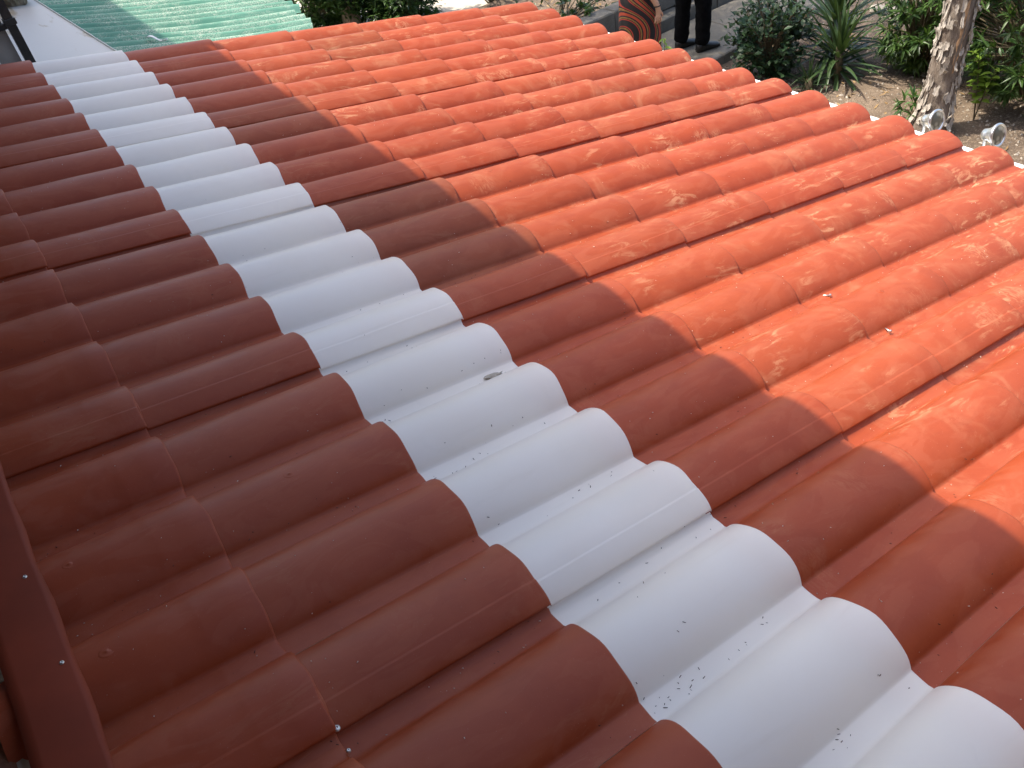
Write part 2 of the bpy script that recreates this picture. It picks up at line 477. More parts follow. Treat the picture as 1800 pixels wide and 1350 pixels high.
# measured wave profile: flat valley, then an arc a little steeper on its far side (pitches)
_pv = np.linspace(0, 1, 401)
_t = np.clip((_pv-.2)/.8, 0, 1)**1.06                      # slight skew to the far side
_ph = np.where(_pv < .2, 0.0, np.maximum(0, 1-(2*_t-1)**2)**.66*.245)
_ph = np.maximum(_ph, 0)*.96
_x = np.linspace(-.5, 1.5, 2001)
_y = np.interp(_x % 1.0, _pv, _ph)
_k = np.exp(-.5*(np.arange(-60, 61)/4.5)**2); _k /= _k.sum()
_y = np.convolve(_y, _k, mode='same')
def wave_h(w): return float(np.interp(w, _x, _y))

def surf_h(v, k=0.5):          # metres above the valley; v in pitches
    return wave_h(v % 1.0)*P

LIFT = 0.0100
def profile(j, k, lifted=False, ext=False, nb=26):
    """points (v, h) in metres across one wave, near to far; k = 0 at the upper end, 1 at the lower end"""
    sc = .965 + .04*k; hs = .95 + .06*k
    c = .61
    pts = []
    if not lifted:
        for i in range(4): pts.append(((j + .16*i/4)*P, wave_h(.16*i/4)*P))
    v0 = .218 if lifted else .16
    vs = []
    for i in range(nb+1):
        q_ = i/nb; q_ = q_-.11*math.sin(2*math.pi*q_)
        vs.append(v0+(1-v0)*q_)
    if lifted: vs = sorted([v for v in vs if abs(v-.40) > .012] + [.384, .393, .3985, .4015, .407, .416])
    for v in vs:
        h = wave_h(v)*P*hs
        vv_ = c+(v-c)*sc if .16 < v < 1 else v
        if lifted:
            r = max(0.0, (.42-v)/.20)
            h += .0040*r*r
            if v < .40: vv_ -= .014; h += .0010
        pts.append(((j+vv_)*P, h))
    if ext:
        for i in range(1, 18):
            v = .60*i/17; pts.append(((j+1+v)*P, wave_h(v)*P*.93-.003))
    return pts

def sheet(waves, u0, u1, over=.32, lifted=False, ext=False, seed=0, wob=1.0, tele=None, lift=LIFT, nu=7):
    """sheet of moulded waves between u0 (upper) and u1 (lower), in pitches, roof-local metres"""
    rr = random.Random(seed)
    ph = [rr.uniform(0, 6.28) for _ in range(8)]
    us = [u0-over, u0-.06] + [u0+(u1-u0)*i/nu for i in range(nu)]
    if tele: us += [tele-.10, tele-.02, tele+.02, tele+.10]
    us = sorted(us) + [u1-.02, u1-.006, u1]
    rows = []
    for iu, u in enumerate(us):
        k = min(1.0, max(-.04, (u-u0)/(u1-u0)))
        row = []
        for wi, j in enumerate(waves):
            pr = profile(j, k, lifted and wi == 0, ext and wi == len(waves)-1)
            if wi < len(waves)-1: pr = pr[:-1]
            row += pr
        last = len(us)-1
        drop = .0007 if iu == last-1 else (.0050 if iu == last else 0)
        out = []
        for (v, h) in row:
            z = h + lift*k - drop
            if tele and u > tele: z += .0006
            if u < u0-.07: z -= .008
            z += wob*(.0010*math.sin(u*1.7+ph[0]+v*7)+.0005*math.sin(u*5.1+ph[4]+v*17)) * (0.3+h*14)
            z += wob*.0006*math.sin(v*38+ph[1]+u*1.2)
            v2 = v + wob*.0017*math.sin(u*1.9+ph[2])*(h*14)
            uu = u*P + wob*(.0016*math.sin(v*31+ph[3])+.0012*math.sin(v*77+ph[5]))*(1 if iu >= last-2 else 0)
            if u < u0-.07 and lifted and v < (waves[0]+.62)*P: z -= .02
            out.append((uu, v2, z))
        rows.append(out)
    nv = len(rows[0])
    verts = [p for r in rows for p in r]
    faces = []
    for i in range(len(rows)-1):
        for k in range(nv-1):
            a = i*nv+k; faces.append((a, a+nv, a+nv+1, a+1))
    if lifted:                  # thickness of the free near edge
        b0 = len(verts)
        for i in range(len(rows)):
            x, y, z = rows[i][0]; verts.append((x, y+.0012, z-.004))
        for i in range(len(rows)-1):
            faces.append((b0+i, b0+i+1, (i+1)*nv, i*nv))
    return verts, faces

ROWS = [(-5.26, -3.736), (-3.736, -1.881), (0.0, 1.99), (1.99, 3.896), (3.896, 5.80), (5.80, 7.703), (7.703, 9.606), (9.606, 11.51)]
LIFTED = {-2, 2, 6, 10, 14, 18}
EXT = {-3, 1, 5, 9, 13, 17}
cache = {}
TR = random.Random(21)
panel_tint = {}
for ri, (ua, ub) in enumerate(ROWS):
    jmin = -3 if 1 <= ri <= 6 else -1
    for j in range(jmin, 20):
        kind = 'L' if j in LIFTED else ('E' if j in EXT else 'N')
        var = TR.randrange(6) if ri > 0 else TR.randrange(4)
        if ri == 2 and j == 2: var = 9
        key = (round(ub-ua, 3), kind, var, ri == 0)
        if key not in cache:
            vv, ff = sheet([0], 0.0, ub-ua, lifted=kind == 'L', ext=kind == 'E', seed=sum((i+1)*ord(ch) for i, ch in enumerate(repr(key))) % 9973,
                           over=(.36 if var == 9 else .14) if kind == 'L' else (.30 if ri != 2 else .36), tele=(.95+.10) if ri == 0 else None)
            cache[key] = mesh('tile', vv, ff, M['tile'], True)
        o = obj('tile', cache[key], roof, (ua*P, j*P, TR.uniform(-.0008, .0008)), (0, TR.uniform(-.0016, .0016), TR.uniform(-.002, .002)))
        # one moulded panel = four waves: shared tint
        pk = (ri, (j-2)//4)
        if pk not in panel_tint:
            panel_tint[pk] = (TR.uniform(.94, 1.05), TR.uniform(.95, 1.06))
        tv, tg = panel_tint[pk]
        tv *= TR.uniform(.97, 1.03)
        col = [tv, tv*tg, tv*tg, 0.15]
        if ri >= 2:
            col[3] = (TR.uniform(.25, .7)+.09*(ri-2)) if ri > 2 else TR.uniform(.10, .25)
            if ri == 2 and j in (7, 8, 9): col[:3] = [.74, .92, 1.0]      # browner batch
            if ri == 2 and j in (13, 14): col[:3] = [.84, .98, 1.0]
            if j >= 12 and ri >= 3: col[3] = min(1, col[3]+.25)
            if ri == 4 and j in (17, 18): col[:3] = [.86, 1.0, 1.0]
        o.color = col
        # moulded screw boss on the crest
        if (j <= 9 and ri in (0, 1, 3) or (ri == 4 and j < 6)) and TR.random() < .45:
            key2 = 'boss'
            if key2 not in cache:
                bv = []; bf = []; n = 14
                prof = [(.0, .0012), (.0020, .0011), (.0028, .0003), (.0080, .0003), (.0095, .0006), (.0108, .0001), (.0120, -.001)]
                for (r_, z_) in prof:
                    for q in range(n): bv.append((r_*1.25*math.cos(6.2832*q/n), r_*math.sin(6.2832*q/n), z_-.4*r_*r_/.05))
                for a in range(len(prof)-1):
                    for q in range(n):
                        bf.append((a*n+q, a*n+(q+1) % n, (a+1)*n+(q+1) % n, (a+1)*n+q))
                bm_ = mesh('screw_cap', bv, bf, M['tile'], True)
                cache[key2] = bm_
            k_ = 1-1.07/(ub-ua)
            s = obj('screw_cap', cache['boss'], o, ((ub-ua-1.07)*P, .62*P, wave_h(.62)*P*(.95+.06*k_)+LIFT*k_+.0001), (TR.uniform(-.1, .02), 0, 0))
            s.color = col

# white translucent panels, four waves each
for js in ([-2, -1, 0, 1], [2, 3, 4, 5], [6, 7, 8, 9], [10, 11, 12, 13], [14, 15, 16, 17], [18, 19]):
    vv, ff = sheet(js, -1.881, 0.0, over=.30, lifted=True, ext=js[-1] != 19, seed=js[0]+77, wob=1.2, nu=9)
    if js == [-2, -1, 0, 1]:
        vv2, ff2 = sheet([-3], -1.881, 0.0, over=.40, lifted=False, ext=True, seed=5)
        mk('translucent_panel', vv2, ff2, M['white'], roof, True)
    mk('translucent_panel', vv, ff, M['white'], roof, True)

# ridge flashing: two lapped strips over the wave tops, turned up against the wall
def flashing(v0, v1, dz):
    pts = [(-5.00, .0505), (-5.002, .0540), (-5.05, .0545), (-5.20, .0545), (-5.36, .054), (-5.437, .053), (-5.44, .030)]
    n = 26; vv = []; ff = []
    for i in range(n+1):
        v = v0+(v1-v0)*i/n
        for q, (u, h) in enumerate(pts):
            vv.append((u*P+.0015*math.sin(v*2.1+q*.2)+(.002*math.sin(v*6.28) if q < 2 else 0), v*P, h+dz+.0012*math.sin(v*1.3+q)))
    m_ = len(pts)
    for i in range(n):
        for q in range(m_-1):
            a = i*m_+q; ff.append((a, a+1, a+m_+1, a+m_))
    return mk('ridge_flashing', vv, ff, M['flash'], roof, True)
flashing(-1.0, 4.98, .003)
flashing(4.86, 14.5, .0)

def screw_head(u, v, h, name='screw', mat='zinc', r=.0040):
    bv = []; bf = []; n = 10
    prof = [(.0, .0022), (.0016, .0022), (.0018, .0032), (.0034, .0030), (.0040, .0014), (.0048, .0010), (.0050, -.001)]
    for (r_, z_) in prof:
        for q in range(n): bv.append((r_*r/.005*math.cos(6.2832*q/n), r_*r/.005*math.sin(6.2832*q/n), z_))
    for a in range(len(prof)-1):
        for q in range(n): bf.append((a*n+q, a*n+(q+1) % n, (a+1)*n+(q+1) % n, (a+1)*n+q))
    return obj(name, mesh(name, bv, bf, M[mat], True), roof, (u*P, v*P, h))
screw_head(-5.115, 4.65, .0575); screw_head(-5.083, 3.68, .0575)
screw_head(-3.735, 2.22, .024, r=.006); screw_head(-3.735, 2.06, .012)
# underlying timber frame, posts and gutter
for u in (-4.6, -1.1, 2.6, 6.4, 10.6):
    MB().box((u*P-.03, -3*P, -.115), (u*P+.03, 19.9*P, -.022)).build('purlin', M['wood'], roof)
for v in (-2.5, 3.1, 8.7, 14.3, 19.6):
    MB().box((-5.2*P, v*P-.03, -.22), (11.0*P, v*P+.03, -.118)).build('rafter', M['wood'], roof)
for v in (-2.5, 8.7, 19.4):
    x, y, z = r2w(10.6, v, -.23)
    ps = MB().box((-.05, -.05, GZ-z-.2), (.05, .05, 0)).build('post', M['wood'], roof)
    ps.matrix_parent_inverse = Matrix.Identity(4)
    ps.rotation_euler = (0, -SL, 0); ps.location = (10.6*P, v*P, -.21)
gp = [(11.50, -.014), (11.48, -.010), (11.45, -.014), (11.46, -.080), (11.53, -.097), (11.86, -.097), (11.96, -.080), (12.01, -.026), (12.06, -.020), (12.03, -.012), (11.98, -.018), (11.93, -.078), (11.85, -.091), (11.54, -.091), (11.50, -.075)]
vv = []; ff = []
n = 24
for i in range(n+1):
    v = -3+23.2*i/n
    for (u, h) in gp: vv.append(((11.62+(u-11.45)*.80)*P, v*P, h-.004+.002*math.sin(v*.8)))
m_ = len(gp)
for i in range(n):
    for q in range(m_):
        a = i*m_+q; b_ = i*m_+(q+1) % m_; ff.append((a, b_, b_+m_, a+m_))
mk('gutter', vv, ff, M['gutter'], roof, False)
MB().box((11.0*P, -3*P, -.17), (11.6*P, 20.1*P, -.045)).build('fascia', M['gutter'], roof)
# verge strip at the far end
MB().box((-5.2*P, 19.985*P, -.02), (11.45*P, 20.06*P, .012)).build('verge_strip', M['flash'], roof)

# ------------------------------------------------------------------ grit and plant bits lying on the roof
def scatter(name, pts, size, mat, flat=.6, elong=1.0):
    vv = []; ff = []
    for (x, y, z) in pts:
        s = size*RNG.uniform(.5, 1.5); a = RNG.uniform(0, 6.28); e = elong*RNG.uniform(.6, 1.4)
        ca, sa = math.cos(a), math.sin(a)
        loc = [(-e, -.5, 0), (e, -.5, 0), (e*.8, .6, 0), (-e*.7, .5, 0), (.1*e, 0, flat*1.6)]
        n = len(vv)
        for (a_, b_, c_) in loc: vv.append((x+s*(a_*ca-b_*sa), y+s*(a_*sa+b_*ca), z+s*c_))
        ff += [(n, n+1, n+4), (n+1, n+2, n+4), (n+2, n+3, n+4), (n+3, n, n+4)]
    return mk(name, vv, ff, M[mat])
def lift_at(u):
    for a, b in ROWS + [(-1.881, 0.0)]:
        if a <= u <= b: return LIFT*(u-a)/(b-a)
    return 0
pts = []
for _ in range(2600):
    u = RNG.uniform(-5, 11.2); v = RNG.uniform(-3, 14)
    if -1.95 < u < .05: continue
    if RNG.random() < .35: v = math.floor(v)+RNG.uniform(0, .26)
    pts.append(r2w(u, v, surf_h(v)+lift_at(u)+.0005))
o = scatter('sand_grit', pts, .0011, 'grit'); tag(o, 'pale sand grit scattered over the red tiles', 'grit', kind='stuff')
pts = []
for (u, v, n, s) in [(-1.80, 4.05, 16, .05), (-1.76, 5.06, 9, .05), (-1.80, 1.12, 9, .07), (-1.56, 1.14, 6, .1), (-1.43, 1.12, 6, .1), (-.93, .16, 7, .05),
                     (-1.3, 1.38, 2, .05), (-1.5, 4.05, 5, .18), (-1.2, 4.1, 4, .2), (-.5, 1.12, 3, .05), (-.98, 1.08, 3, .1), (-.2, 5.0, 3, .1), (-1.0, 2.1, 5, .3), (-.9, 6.1, 3, .3), (-.6, 3.1, 4, .3)]:
    for _ in range(n):
        a = u+RNG.normal()*s; b = v+RNG.normal()*s*.6
        if a < -1.85 or a > -.02: continue
        pts.append(r2w(a, b, surf_h(b)+lift_at(a)+.0008))
o = scatter('leaf_bits', pts, .00095, 'twig', .5, 2.4); tag(o, 'dark dry plant bits strewn in the white valleys', 'debris', kind='stuff')
pts = []
for _ in range(420):
    u = RNG.uniform(-5, 3.5); v = RNG.uniform(-1, 12)
    v = math.floor(v)+RNG.uniform(0, .3)
    pts.append(r2w(u, v, surf_h(v)+lift_at(u)+.0008))
o = scatter('dark_crumbs', pts, .0011, 'twig', .5, 1.6); tag(o, 'dark crumbs lying in the valleys of the roof', 'debris', kind='stuff')

def lump(name, center, r, mat, parent=None, seed=0, n1=14, n2=9, rough=.25, cut=None):
    rr = random.Random(seed); ph = [rr.uniform(0, 6.28) for _ in range(9)]
    vv = []; ff = []
    for i in range(n2+1):
        th = math.pi*i/n2
        for k in range(n1):
            f_ = 6.2832*k/n1
            d = Vector((math.sin(th)*math.cos(f_), math.sin(th)*math.sin(f_), math.cos(th)))
            q = 1+rough*(.5*math.sin(d.x*3+ph[0]+d.z*2)+.4*math.sin(d.y*5+ph[1]+d.x*2)+.3*math.sin(d.z*7+ph[2]+d.y*4)+.25*math.sin(d.x*11+d.y*9+ph[3]))
            vv.append((center[0]+d.x*r[0]*q, center[1]+d.y*r[1]*q, center[2]+d.z*r[2]*q))
    for i in range(n2):
        for k in range(n1):
            ff.append((i*n1+k, (i+1)*n1+k, (i+1)*n1+(k+1) % n1, i*n1+(k+1) % n1))
    return mk(name, vv, ff, M[mat], parent, rough < .3)
x, y, z = r2w(-.34, 5.06, .008)
o = lump('mortar_chip', (0, 0, 0), (.030, .013, .008), 'mortar', seed=4, rough=.5); o.location = (x, y, z); o.rotation_euler = (0, SL, .1)
tag(o, 'flat grey mortar chip lying in a white valley near the red tiles', 'chip')

def loose_screw(u, v, rz, label):
    t = thing('loose_screw', label, 'screw', r2w(u, v, .0095), (0, SL, rz), 'loose screws')
    MB().tube([(0, 0, 0), (.018, 0, 0), (.024, 0, 0)], [.0022, .0020, .0004], 8).build('shank', M['zinc'], t, True)
    MB().tube([(-.0035, 0, 0), (-.001, 0, 0), (0, 0, 0)], [.0035, .0055, .0055], 10).build('head', M['zinc'], t)
loose_screw(4.42, 4.10, 2.0, 'loose screw on the sunlit red tiles, farther of two')
loose_screw(4.28, 3.12, 1.2, 'loose screw on the sunlit red tiles, nearer of two')

# ------------------------------------------------------------------ chrome lamps behind the gutter
def lamp(loc, label):
    t = thing('chrome_lamp', label, 'lamp', loc, (0, 0, 0), 'chrome lamps along the gutter')
    t.scale = (.88, .88, .88)
    ax = Vector((-.10, -.93, .28)).normalized()
    Mx = ax.to_track_quat('Z', 'Y').to_matrix().to_4x4()
    def lathe(name, prof, mat, n=28):
        vv = []; ff = []
        for (r, z) in prof:
            for k in range(n): vv.append(Mx @ Vector((r*math.cos(6.2832*k/n), r*math.sin(6.2832*k/n), z)))
        for i in range(len(prof)-1):
            for k in range(n): ff.append((i*n+k, i*n+(k+1) % n, (i+1)*n+(k+1) % n, (i+1)*n+k))
        return mk(name, vv, ff, M[mat], t, True)
    lathe('housing', [(.0, -.075), (.020, -.074), (.028, -.066), (.030, -.05), (.036, -.03), (.047, -.012), (.050, 0)], 'chrome')
    lathe('rim', [(.050, -.004), (.056, -.003), (.058, .004), (.056, .010), (.049, .011), (.046, .006)], 'chrome')
    lathe('lens', [(.0, .012), (.015, .0115), (.03, .0095), (.047, .006)], 'lens')
    MB().tube([(0, 0, 0) if False else tuple(Mx @ Vector((0, 0, -.06))), (-.06, .02, -.06), (-.10, .02, -.085)], [.009, .009, .009], 10).build('arm', M['chrome'], t, True)
    MB().box((-.115, 0, -.12), (-.098, .04, -.06), bev=.003).build('bracket', M['chrome'], t)
lamp((2.675, 1.610, -.566), 'shiny chrome round lamp behind the gutter at the foot of the tree trunk')
lamp((2.675, 1.330, -.548), 'shiny chrome round lamp behind the gutter, nearest the right edge')

# ------------------------------------------------------------------ green corrugated roof beyond the verge
groof = thing('corrugated_roof', 'weathered green corrugated fibreglass roof beyond the red tiles', 'roof', (-.02, 0, .052), (0, SL, 0))
def corr(v0, v1, u0f, u1f, h0, name, sag=0.0):
    nv = int((v1-v0)/.055); nu = 16; vv = []; ff = []
    for i in range(nv+1):
        v = v0+(v1-v0)*i/nv
        for k in range(nu+1):
            s = k/nu
            u = u0f(v)+(u1f(v)-u0f(v))*s
            h = h0 + 0.026*math.sin(6.2832*v*P/.128) + .012*math.sin(u*.7+v*.35)*s - sag*(s*(1-s))*4
            vv.append((u*P, v*P, h))
    for i in range(nv):
        for k in range(nu):
            a = i*(nu+1)+k; ff.append((a, a+1, a+nu+2, a+nu+1))
    return mk(name, vv, ff, M['green'], groof, True)
corr(21.2, 26.1, lambda v: .72-.064*(v-23.5), lambda v: 6.75+.16*(v-23.8)+.10*math.sin(v*2.6), -.222, 'corrugated_sheet', .012)
corr(25.95, 33, lambda v: .60-.064*(v-23.5), lambda v: 7.0+.12*(v-23.8)+.1*math.sin(v*2.2), -.214, 'corrugated_sheet', .012)
corr(33.0-.1, 40, lambda v: .60-.064*(v-23.5), lambda v: 8.0, -.206, 'corrugated_sheet', .01)
for v in (24, 33, 39): MB().box((.8*P, v*P-.03, -.34), (6.5*P, v*P+.03, -.262)).build('rafter', M['wood'], groof)
for u, v in ((1.2, 24), (6.2, 24), (1.2, 39), (6.2, 39)):
    pz = r2w(u, v, -.3)[2]
    ps = MB().box((-.04, -.04, GZ-pz-.2), (.04, .04, 0)).build('post', M['wood'], groof)
    ps.rotation_euler = (0, -SL, 0); ps.location = (u*P, v*P, -.28)
# white flat flashing sheet between house and green roof
ws = thing('white_roof_sheet', 'flat white metal sheet beside the green corrugated roof', 'sheet', (-.02, 0, .052), (0, SL, 0))
vv = [(-3.6*P, 20.2*P, -.185), (.98*P, 20.2*P, -.178), (.75*P, 23.6*P, -.176), (.42*P, 29.8*P, -.170), (.0*P, 38*P, -.170), (-3.6*P, 38*P, -.18)]
MBw = MB(); MBw.add(vv+[(a, b, c-.006) for a, b, c in vv], [(0, 1, 2, 3, 4, 5), (11, 10, 9, 8, 7, 6)]+[(k, k+6, (k+1) % 6+6, (k+1) % 6) for k in range(6)])
_mt, _nt, _b = new_mat('stained_white_sheet')
_g = _nt.nodes.new('ShaderNodeTexCoord')
_n = noise(_nt, scaled(_nt, _g.outputs['Object'], (4.5, 1.6, 1)), 1.3, 5, .6, .6)
_c = mixc(_nt, ramp(_nt, _n, .57, .66), (0.56, 0.53, 0.49), (0.36, 0.28, 0.17))
_c = mixc(_nt, math_(_nt, 'MULTIPLY', noise(_nt, _g.outputs['Object'], 30, 5), .25), _c, (0.45, 0.43, 0.40))
_nt.links.new(_c, _b.inputs['Base Color']); _b.inputs['Roughness'].default_value = .5
M['stained'] = _mt
MBw.build('sheet', M['stained'], ws)
MB().tube([(.99*P, 20.2*P, -.172), (.76*P, 23.6*P, -.170), (.43*P, 29.8*P, -.164), (0, 38*P, -.164)], .004, 6).build('folded_edge', M['sheet'], ws)
# mossy rock holding the sheet down
rk = lump('rock', (0, 0, 0), (.15, .15, .12), 'rock', seed=11, n1=28, n2=16, rough=.32)
rk.location = (-.105, 6.62, -.01); tag(rk, 'rough mossy rock weighing down the white sheet', 'rock')
# curled white scrap on the green roof
vv = []; ff = []
for i in range(9):
    s = i/8; x = s*.13; w = .030*(1-s*.75); z = .012+.010*math.sin(s*7)
    vv += [(x, -w*.5, z+.010), (x+.004, 0, z), (x, w*.5, z+.007)]
for i in range(8):
    for k in range(2):
        a = i*3+k; ff.append((a, a+3, a+4, a+1))
cs = mk('plastic_scrap', vv, ff, M['gutter'], None, True); cs.modifiers.new('thick', 'SOLIDIFY').thickness = .002
cs.location = (.365, 5.40, -.248); cs.rotation_euler = (0, SL, -.75)
tag(cs, 'curled white plastic scrap lying on the green roof', 'scrap')

# dark steel frame with a beige ribbed panel, upper left
fr = thing('steel_frame_panel', 'dark steel frame holding a beige ribbed panel at the upper left', 'panel', (0, 0, 0))
fx, fy = -.325, 5.04
MB().box((fx-.022, fy-.022, -.60), (fx+.022, fy+.022, 2.1), bev=.004).build('post', M['steel'], fr)
MB().box((fx-.022, fy+.9, -.60), (fx+.022, fy+.944, 2.1), bev=.004).build('post', M['steel'], fr)
MB().box((fx-1.3, fy-.018, .135), (fx-.024, fy+.018, .165), bev=.003).build('rail', M['steel'], fr)
MB().box((fx-1.3, fy-.020, 1.6), (fx-.03, fy+.020, 1.64), bev=.003).build('rail', M['steel'], fr)
MB().box((fx-.028, fy-.030, .148), (fx+.030, fy+.030, .180), bev=.003).build('clamp', M['steel'], fr)
for k in range(9):
    x0 = fx-.135-k*.105
    MB().box((x0, fy+.030, -.50), (x0+.100, fy+.048, 1.9), bev=.004).build('ribbed_slat', M['beige'], fr)
MB().box((fx-.030, fy+.040, -.5), (fx+.0, fy+.88, 1.9)).build('side_sheet', M['beige'], fr) if False else None
MB().box((fx-.10, fy+.010, .26), (fx-.07, fy+.028, .29), bev=.004).build('latch', M['steel'], fr)

# ------------------------------------------------------------------ vegetation
def leaf_strip(L, w, bend, n=3, fold=.15, tip=.0):
    """leaf along +x, centre rib, returns verts/faces"""
    vv = []; ff = []
    for i in range(n+1):
        s = i/n
        ww = w*math.sin(math.pi*min(1, .08+.92*s))**.8 if i < n else 0.0
        z = -bend*s*s*L; x = L*s*(1-.3*bend*s)
        vv += [(x, -ww/2, z+fold*ww), (x, 0, z), (x, ww/2, z+fold*ww)]
    for i in range(n):
        for k in range(2):
            a = i*3+k; ff.append((a, a+1, a+4, a+3))
    return vv, ff

def frame(d, roll=0):
    d = Vector(d).normalized()
    up = Vector((0, 0, 1))
    s = up.cross(d)
    if s.length < 1e-3: s = Vector((0, 1, 0))
    s.normalize(); n_ = d.cross(s)
    c, q = math.cos(roll), math.sin(roll)
    s2 = s*c+n_*q; n2 = n_*c-s*q
    return d, s2, n2

def put_leaf(mb, p, d, L, w, bend, roll=0, n=2, fold=.15):
    vv, ff = leaf_strip(L, w, bend, n, fold)
    a, b, c = frame(d, roll)
    p = Vector(p)
    mb.add([p+a*x+b*y+c*z for x, y, z in vv], ff)

def rnd_dir(zmin=-.4):
    while True:
        d = Vector((random.gauss(0, 1), random.gauss(0, 1), random.gauss(0, 1)))
        if d.length > .1:
            d.normalize()
            if d.z > zmin: return d

def shrub(name, label, cat, base, R, H, nstem, mat, leafL, leafw, per, group=None, bend=.25, spread=1.0, stem_r=.012, whorl=True, n=2, centre=.5, kind_stuff=True, zmin=-.15):
    t = thing(name, label, cat, base, group=group)
    fo = MB(); st = MB()
    for s in range(nstem):
        d = rnd_dir(zmin)
        tip = Vector((d.x*R*spread, d.y*R*spread, H*centre+d.z*H*centre*.95))*random.uniform(.62, 1.05); tip.z = max(tip.z, .06)
        root = Vector((random.uniform(-.12, .12)*R, random.uniform(-.12, .12)*R, 0))
        mid = root.lerp(tip, .5)+Vector((0, 0, .12*H))
        st.tube([root, mid, tip], [stem_r, stem_r*.7, stem_r*.35], 5, False)
        td = (tip-mid).normalized()
        for k in range(per):
            if whorl:
                q = random.random()**1.4*.42
                p = tip.lerp(mid, q)
                a = random.uniform(0, 6.28)
                A, B, C = frame(td)
                out = (B*math.cos(a)+C*math.sin(a))
                dd = td*random.uniform(.25, 1.0)+out*random.uniform(.5, 1.0)
            else:
                q = random.random()*.8
                p = tip.lerp(mid, q)+Vector((random.gauss(0, .05), random.gauss(0, .05), random.gauss(0, .05)))
                dd = rnd_dir(-.5)+td*.5
            L = leafL*random.uniform(.6, 1.25)
            put_leaf(fo, p, dd, L, leafw*random.uniform(.7, 1.2), bend*random.uniform(.3, 1.6), random.uniform(-.6, .6), n)
    st.build('stems', M['stem'], t, True)
    f = fo.build('foliage', M[mat], t, True)
    if kind_stuff: f['kind'] = 'stuff'
    return t

gz = GZ-.07
random.seed(31)
shrub('oleander', 'bushy green oleander behind the peeling tree trunk', 'shrub', (6.95, 4.15, gz), .55, 1.35, 170, 'oleander', .13, .022, 26, 'oleander shrubs', zmin=-.95)
shrub('oleander', 'large dark oleander at the right edge of the picture', 'shrub', (6.95, 3.0, gz), .85, 1.7, 260, 'oleander', .14, .024, 26, 'oleander shrubs', zmin=-.8)
shrub('oleander', 'oleander farthest back in the upper right corner', 'shrub', (8.0, 3.75, gz), .8, 1.6, 120, 'oleander', .14, .024, 22, 'oleander shrubs', zmin=-.9)
shrub('low_oleander', 'small oleander shoot just left of the tree trunk base', 'shrub', (6.02, 3.55, gz), .20, .32, 9, 'oleander', .13, .026, 9, None, .35)
# dark rounded shrub beyond the far verge
shrub('glossy_shrub', 'dark glossy leaved shrub beside the green roof end', 'shrub', (3.55, 10.6, GZ), 1.0, 1.7, 190, 'dark', .10, .038, 60, 'glossy shrubs', zmin=-.97, whorl=False, stem_r=.006)
shrub('glossy_shrub', 'dark glossy leaved shrub behind the middle of the far roof edge', 'shrub', (4.35, 9.75, GZ), .75, 1.25, 130, 'dark', .10, .038, 60, 'glossy shrubs', zmin=-.97, whorl=False, stem_r=.006)
shrub('wispy_shrub', 'loose olive green shrub behind the far roof corner', 'shrub', (5.55, 9.3, GZ), .6, .8, 50, 'rose', .08, .022, 16, None)
shrub('ivy_clump', 'dark leafy clump in the shade left of the woman', 'shrub', (5.35, 7.75, GZ+.05), .7, .45, 50, 'dark', .08, .035, 14, None)

# rose bush
t = shrub('rose_bush', 'shaded rose bush with small pink blooms beside the path', 'shrub', (5.98, 5.20, gz), .42, 1.0, 85, 'rose', .066, .044, 26, None, .2, whorl=False, zmin=-.9)
for (x, y, z) in [(.30, .12, .97), (.36, -.02, .92), (.42, -.2, .86), (-.1, .3, .78)]:
    lump('rose_bloom', (x, y, z), (.022, .022, .02), 'flower', t, seed=int(x*100), n1=10, n2=6, rough=.3)

# yucca: every strap leaf is a part
def yucca(label, base, n, L0, L1, w, h0=0.0, group='yuccas', droop=(.2, 1.2), zmin=-.25):
    t = thing('yucca', label, 'yucca', base, group=group)
    MB().tube([(0, 0, -.05), (.01, 0, h0*.6), (.02, .01, h0+.05)], [.05, .045, .03], 8).build('stem', M['stem'], t, True)
    for k in range(n):
        a = k*2.39996+random.uniform(-.3, .3)
        s = k/n
        el = rad(82-100*s+random.uniform(-10, 10))
        d = Vector((math.cos(a)*math.cos(el), math.sin(a)*math.cos(el), math.sin(el)))
        L = random.uniform(L0, L1)
        nn = 6; vv = []; ff = []
        A, B, C = frame(d, random.uniform(-.4, .4))
        p = Vector((.02, .01, h0*(1-.75*s)))
        dr = random.uniform(*droop)*(.35+s)
        cur = p.copy(); dirv = d.copy()
        for i in range(nn+1):
            q = i/nn
            ww = w*(0.55+.9*q if q < .45 else (1-q)**.75*1.35)*random.uniform(.95, 1.05)
            if i == nn: ww = .001
            side = dirv.cross(Vector((0, 0, 1)))
            if side.length < .05: side = B.copy()
            side.normalize(); nrm = side.cross(dirv)
            vv += [cur-side*ww/2+nrm*ww*.22, cur, cur+side*ww/2+nrm*ww*.22]
            dirv = (dirv+Vector((0, 0, -1))*dr*.28*q).normalized()
            cur = cur+dirv*(L/nn)
        for i in range(nn):
            for c in range(2):
                b = i*3+c; ff.append((b, b+1, b+4, b+3))
        mk('leaf', vv, ff, M['yucca'], t, True)
    return t
random.seed(5)
yucca('tall dark yucca rising behind the pale roof gutter', (6.55, 4.86, gz), 78, .50, .82, .062, .55)
yucca('broad yucca with drooping straps in front of the tall one', (6.30, 4.62, gz), 58, .42, .66, .052, .28)
yucca('small spiky yucca closest to the gutter', (5.98, 4.70, gz), 24, .22, .34, .026, .05, droop=(.1, .5))

